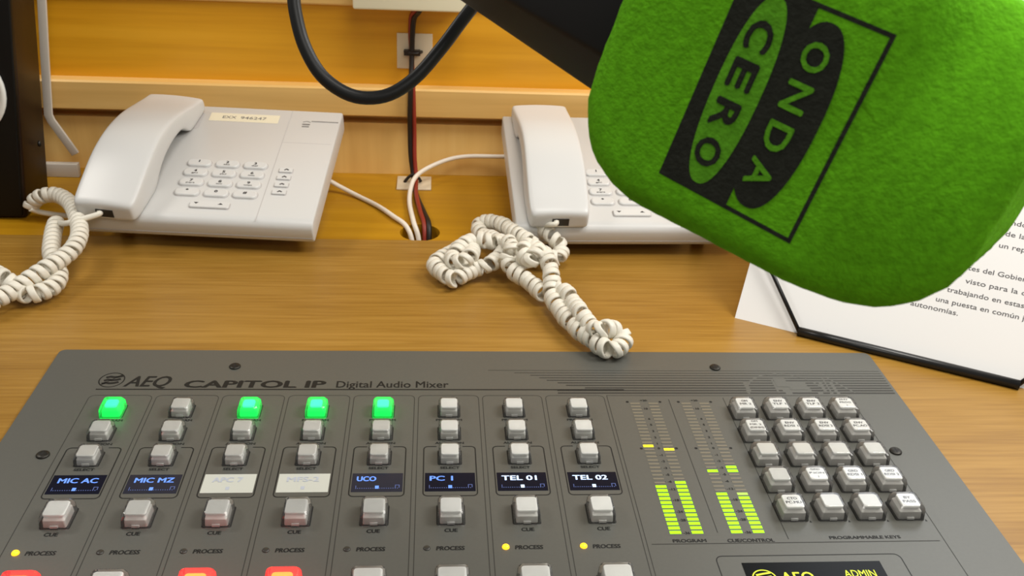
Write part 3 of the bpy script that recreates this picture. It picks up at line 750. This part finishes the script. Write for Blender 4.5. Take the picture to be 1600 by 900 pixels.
# ------------------------------------------------------------------ white bracket and loudspeaker at the left
root = thing('wall_bracket', 'bent white metal strip standing against the wall beside the loudspeaker', 'bracket', (-138, 412, -3))
BO = (-138, 412, -3)
pth = [(-120.5, 190), (-127.0, 138.4), (-132.4, 94.9), (-137.6, 50), (-136.2, 45), (-122.0, 17.5)]
m = MB(); L_ = []
for x, z in pth: L_.append((x, z))
strip = MB(); strip.line(L_, 6.4, 0)
half = strip.v; n = len(half)//2
rs = []
for i in range(n):
    a, b = half[i], half[n+i]
    rs.append([(a[0], 400.5, a[1]), (b[0], 400.5, b[1]), (b[0], 403.0, b[1]), (a[0], 403.0, a[1])])
m.rings(rs); m.build('strip', 'bracket_white', root, BO, bevel=(0.5, 2))
m = MB(); m.box(-160, -122.5, 402.0, 408, -3, 8.5); m.build('foot_bar', 'bracket_white', root, BO, bevel=(0.6, 2))

SO = (-190, 345, -3)
spk = thing('loudspeaker', 'black loudspeaker with a white cone at the left edge of the desk', 'loudspeaker', SO)
m = MB()
# cabinet leans: its right wall rises outward towards the top
m.rings([[(-260, 319, -3), (-134, 319, -3), (-133.5, 366, -3), (-260, 366, -3)], [(-260, 327, 230), (-109, 327, 230), (-118, 390, 230), (-260, 384, 230)]])
m.build('cabinet', 'speaker_side', spk, SO, bevel=(3, 3))
m = MB(); m.rings([[(-258, 316.5, 0), (-135.6, 316.5, 0), (-135.6, 321, 0), (-258, 321, 0)], [(-258, 323.7, 228), (-108, 323.7, 228), (-108, 330, 228), (-258, 330, 228)]])
m.build('front_baffle', 'speaker_black', spk, SO, bevel=(1.2, 2))
m = MB()
prof = [(33.0, 0.0), (33.0, 2.2), (30.5, 3.2), (29, 1.5), (10, -2.0), (9, 0.5), (0.01, 2.5)]
m.lathe((0, 0), prof, 40)
m.xf(lambda p: Vector((-163.0 + p.x, 319.3 - p.z + (p.y)*0.03, 93.5 + p.y)))
m.build('speaker_cone', 'speaker_white', spk, SO)
m = MB(); m.lathe((0, 0), [(2.4, 0), (2.4, 1.2), (1.6, 1.8), (0.01, 1.8)], 16); m.xf(lambda p: Vector((-128.5 + p.z, 352 + p.x, 44 + p.y)))
m.build('side_screw', 'screw_dark', spk, SO)

# ------------------------------------------------------------------ paper on its stand
PO = Vector((398.5, 156.4, 0)); pe = Vector((0.8815, -0.4722, 0)); TAU = math.radians(50)
pg = Vector((0.4722*math.cos(TAU), 0.8815*math.cos(TAU), math.sin(TAU))); pn = pe.cross(pg)
onp = lambda p: PO + pe*p.x + pg*p.y + pn*p.z          # x along the bottom edge, y up the sheet, z off the sheet
st = thing('document_stand', 'black rod stand holding the printed sheet at a slant', 'stand', (PO.x+56, PO.y-30, -2))
STO = (PO.x+56, PO.y-30, -2)
rt = lambda pts, r, nm: MB().tube([onp(Vector(p)) for p in pts], r, 12).build(nm, 'stand_black', st, STO)
rt([(-1.5, 0.6, 0), (20, 0.6, 0.2), (127.5, 0.6, 0)], 3.0, 'bottom_bar')
rt([(-0.5, 0.2, 0.6), (-24.1, 31, 1.6), (-52, 67, 2.2)], 1.35, 'side_rod')
rt([(126.6, 0.2, 0.6), (150, 31, 1.6), (178, 67, 2.2)], 1.35, 'side_rod')
m = MB(); m.box(-6, 134, 6, 200, -5.2, -3.4); m.xf(onp); m.build('back_plate', 'stand_black', st, STO, bevel=(0.6, 2))
for x in (20, 106):
    a = onp(Vector((x, 170, -5))); b = Vector((a.x+0.4722*90, a.y+0.8815*90, -1)) 
    m = MB(); m.tube([a, b], 2.2, 10); m.build('rear_leg', 'stand_black', st, STO)
for x in (16, 110):
    a = onp(Vector((x, 8, -4.5))); m = MB(); m.tube([a, Vector((a.x, a.y, -2))], 2.2, 10); m.build('front_foot', 'stand_black', st, STO)
m = MB(); 
n1, n2 = 10, 12; V = []; F = []
for j in range(n2+1):
    for i in range(n1+1):
        x = -42+210*i/n1; y = -1.2+298*j/n2
        V.append((x, y, -2.9))
for j in range(n2):
    for i in range(n1):
        a = j*(n1+1)+i; F.append((a, a+1, a+n1+2, a+n1+1))
V2 = [(x, y, z-0.25) for x, y, z in V]; k = len(V)
m.add(V, F); m.add(V2, [f[::-1] for f in F])
m.rings([[V[0], V[n1], V[-1], V[-1-n1]], [V2[0], V2[n1], V2[-1], V2[-1-n1]]], caps=False)
m.xf(onp)
sheet = m.build('printed_sheet', 'paper_white'); tag(sheet, 'white printed sheet slanted on the black rod stand behind the foam', 'paper')
for para in ((('sa int', 71.0, 240.5, 15.5),), (('dando a', 98.6, 98.0, 19), ('de la pro', 102.4, 90.4, 22), ('un repaso', 100.4, 82.3, 23)),
             (('tes del Gobierno', 86.4, 64.1, 38.5), ('visto para la cel', 86.6, 55.6, 38), ('trabajando en estas', 77.6, 47.8, 43.6), ('una puesta en común ju', 72.8, 40.3, 52.5), ('autonomías.', 59.2, 34.2, 27.6))):
    m = MB()
    for s, x, y, wd in para: m.text(s, x, y, -2.82, 3.3, wd, bold=0.012)
    m.xf(onp); m.build('printed_paragraph', 'ink_grey', sheet)

# ------------------------------------------------------------------ microphone with its green foam
MO = Vector((240.03, -149.65, 239.57))
E1 = Vector((0.73045, -0.65483, -0.20599)).normalized(); NN = Vector((-0.62810, -0.76070, 0.19092)); NN = (NN - E1*NN.dot(E1)).normalized(); E2 = NN.cross(E1)
onm = lambda p: MO + E1*p.x + E2*p.y + NN*p.z           # x along the microphone, y up its logo, z out of the logo face
mic = thing('studio_microphone', 'black studio microphone under a big green foam cube with a black emblem', 'microphone', MO)
U0, U1, V0, V1, DP, RB = -47.5, 52.5, -37.6, 39.5, 74.0, 7.0
m = MB()
def sect(ins, z, cr=26.0):
    pts = []
    x0, x1, y0, y1 = U0+ins, U1+(-ins), V0+ins, V1-ins; r = max(4.0, cr-ins)
    q = rrect(x0, x1, y0, y1, r, 12)
    # subdivide the straight runs so that the nap can ripple the outline
    out = []
    for a, b in zip(q, q[1:]+q[:1]):
        d = math.hypot(b[0]-a[0], b[1]-a[1]); kk = max(1, int(d/2.5))
        for t in range(kk): out.append((a[0]+(b[0]-a[0])*t/kk, a[1]+(b[1]-a[1])*t/kk))
    return out
base_n = len(sect(0, 0))
def ring_at(ins, z):
    q = sect(0, 0); cx, cy = (U0+U1)/2, (V0+V1)/2
    hx, hy = (U1-U0)/2, (V1-V0)/2
    out = []
    for x, y in q:
        out.append((cx+(x-cx)*(hx-ins)/hx, cy+(y-cy)*(hy-ins)/hy, z))
    return out
rings = []
NB = 7
for s in (0.15, 0.3, 0.5, 0.7, 0.85, 0.95): rings.append(ring_at((1-s)*(34.0-RB)+RB, -DP))
for k in range(NB+1):
    a = math.radians(90*k/NB); rings.append(ring_at(RB*(1-math.sin(a)), -DP+RB*(1-math.cos(a))))
for k in range(1, 22): rings.append(ring_at(0, -DP+RB+(DP-2*RB)*k/22))
for k in range(NB+1):
    a = math.radians(90*k/NB); rings.append(ring_at(RB*(1-math.cos(a)), -RB+RB*math.sin(a)))
for s in (0.96, 0.92, 0.88, 0.84, 0.8, 0.75, 0.7, 0.65, 0.6, 0.55, 0.45, 0.25): rings.append(ring_at((1-s)*(36.0-RB)+RB, 0.0))
m.rings(rings, smooth=True)
def nap(p):
    d = mnoise.noise(p*0.35)*0.35 + mnoise.noise(p*1.1)*0.18
    face = max(0.0, min(1.0, (-p.z-1.0)/3.0))           # keep the printed face even
    c = Vector((5, 2, -37)); return p + (p-c).normalized()*d*face
taper = lambda p: Vector((p.x, p.y + 3.2*max(0.0, (p.x+48)/99)*max(0.0, (2-p.y)/38), p.z))
def bulge(p):
    du = max(0.0, p.x-19)**2 + max(0.0, -p.x-22)**2*0.6; dv = max(0.0, abs(p.y)-26)**2
    k = max(0.0, min(1.0, (p.x-18.0)/13)); k = k*k*(3-2*k); rise = k*0.0070*(p.y+8)**2
    return Vector((p.x, p.y, p.z - (du*0.0050 + dv*0.016*(1-k) + rise)*max(0.0, min(1.0, 1 + p.z/25))))
m.xf(nap); m.xf(taper); m.xf(bulge); m.xf(onm); m.build('foam_cover', 'foam_green', mic, MO)
# emblem on the face: frame, dark field, two long ovals, and the letters reading down the oval
def oval(cx, cy, a, b, n=40): return [(cx+a*math.cos(i*2*math.pi/n), cy+b*math.sin(i*2*math.pi/n)) for i in range(n)]
def sup(cx, cy, a, b, n=48, e=2.3):
    out = []
    for i in range(n):
        t = i*2*math.pi/n; c, s = math.cos(t), math.sin(t)
        out.append((cx+a*math.copysign(abs(c)**(2/e), c), cy+b*math.copysign(abs(s)**(2/e), s)))
    return out
LW, LH = 17.5, 24.2; z0 = 0.12
emb = MB()
emb.line([(-LW, -LH), (LW, -LH), (LW, LH), (-LW, LH)], 1.0, z0, True)          # frame
emb.rect(-LW-0.4, 0.6, -LH-0.4, LH+0.4, z0+0.02)                                # dark field at the left half
q = sup(4.8, 0.0, 7.4, 22.0)
emb.add([(x, y, z0+0.06) for x, y in q], [tuple(range(len(q)))])
emb.xf(onm); eo = emb.build('emblem', 'flock_black', mic, MO); eo['label'] = 'black emblem printed on the foam'
gm = MB()
q = sup(-8.4, 0.2, 5.7, 22.6); gm.add([(x, y, z0+0.10) for x, y in q], [tuple(range(len(q)))])
# green of the foam showing right of the dark field, between the field and the right-hand oval
gm.xf(onm); go = gm.build('emblem_oval', 'flock_green', eo, MO)
def down(mb, s, cx, ys, h, wd, z, bold):
    for ch, y in zip(s, ys):
        V_, F_, w_ = text_geo(ch)
        for k, (dx, dy) in enumerate(((0, 0), (bold*h, 0), (-bold*h, 0), (0, bold*h), (0, -bold*h))):
            mb.add([(cx + dx + (b-0.5)*h, y + dy - (a/w_-0.5)*wd, z + 0.03*k) for a, b in V_], F_)
bl = MB(); down(bl, 'CERO', -8.6, (13.6, 4.4, -5.2, -14.6), 6.2, 6.4, z0+0.2, 0.045); bl.xf(onm); bl.build('emblem_lettering', 'flock_black', eo, MO)
gl = MB(); down(gl, 'ONDA', 4.8, (14.2, 5.0, -4.6, -13.6), 6.0, 6.2, z0+0.2, 0.035); gl.xf(onm); gl.build('emblem_lettering', 'flock_green', eo, MO)
# body: a long faceted housing that widens into the foam
m = MB(); rs = []
for x, r in ((-168, 11.0), (-165, 12.5), (-30, 27.0)):
    rs.append([(x, 1.0 + r*math.cos(math.radians(22.5+45*k)), -37 + r*math.sin(math.radians(22.5+45*k))) for k in range(8)])
m.rings(rs); m.xf(onm); m.build('microphone_body', 'mic_black', mic, MO, bevel=(1.2, 2))
LOOP = [(92, 60, 430), (96, 40, 350), (104, 16, 295), (110, 2.0, 265), (114.2, -3.5, 249.9), (116.5, -9.0, 236.1), (117.7, -13.8, 227.5), (120.7, -19.2, 217.9), (126.3, -24.2, 209.4), (134.0, -27.6, 204.4), (141.7, -29.2, 202.8), (150.5, -29.2, 204.4), (159.2, -27.0, 210.0), (167.8, -22.9, 219.2), (174.3, -19.2, 227.3), (179.7, -16.2, 233.9), (185.6, -12.7, 241.4), (191.0, -15.0, 249.5), (196.0, -26.0, 256.0), (198.5, -39.0, 258.5)]
m = MB(); m.tube(spline(LOOP, 2), 2.35, 14)
tag(m.build('microphone_cable', 'cable_black'), 'thick black cable hanging in a loop beside the microphone body', 'cable')
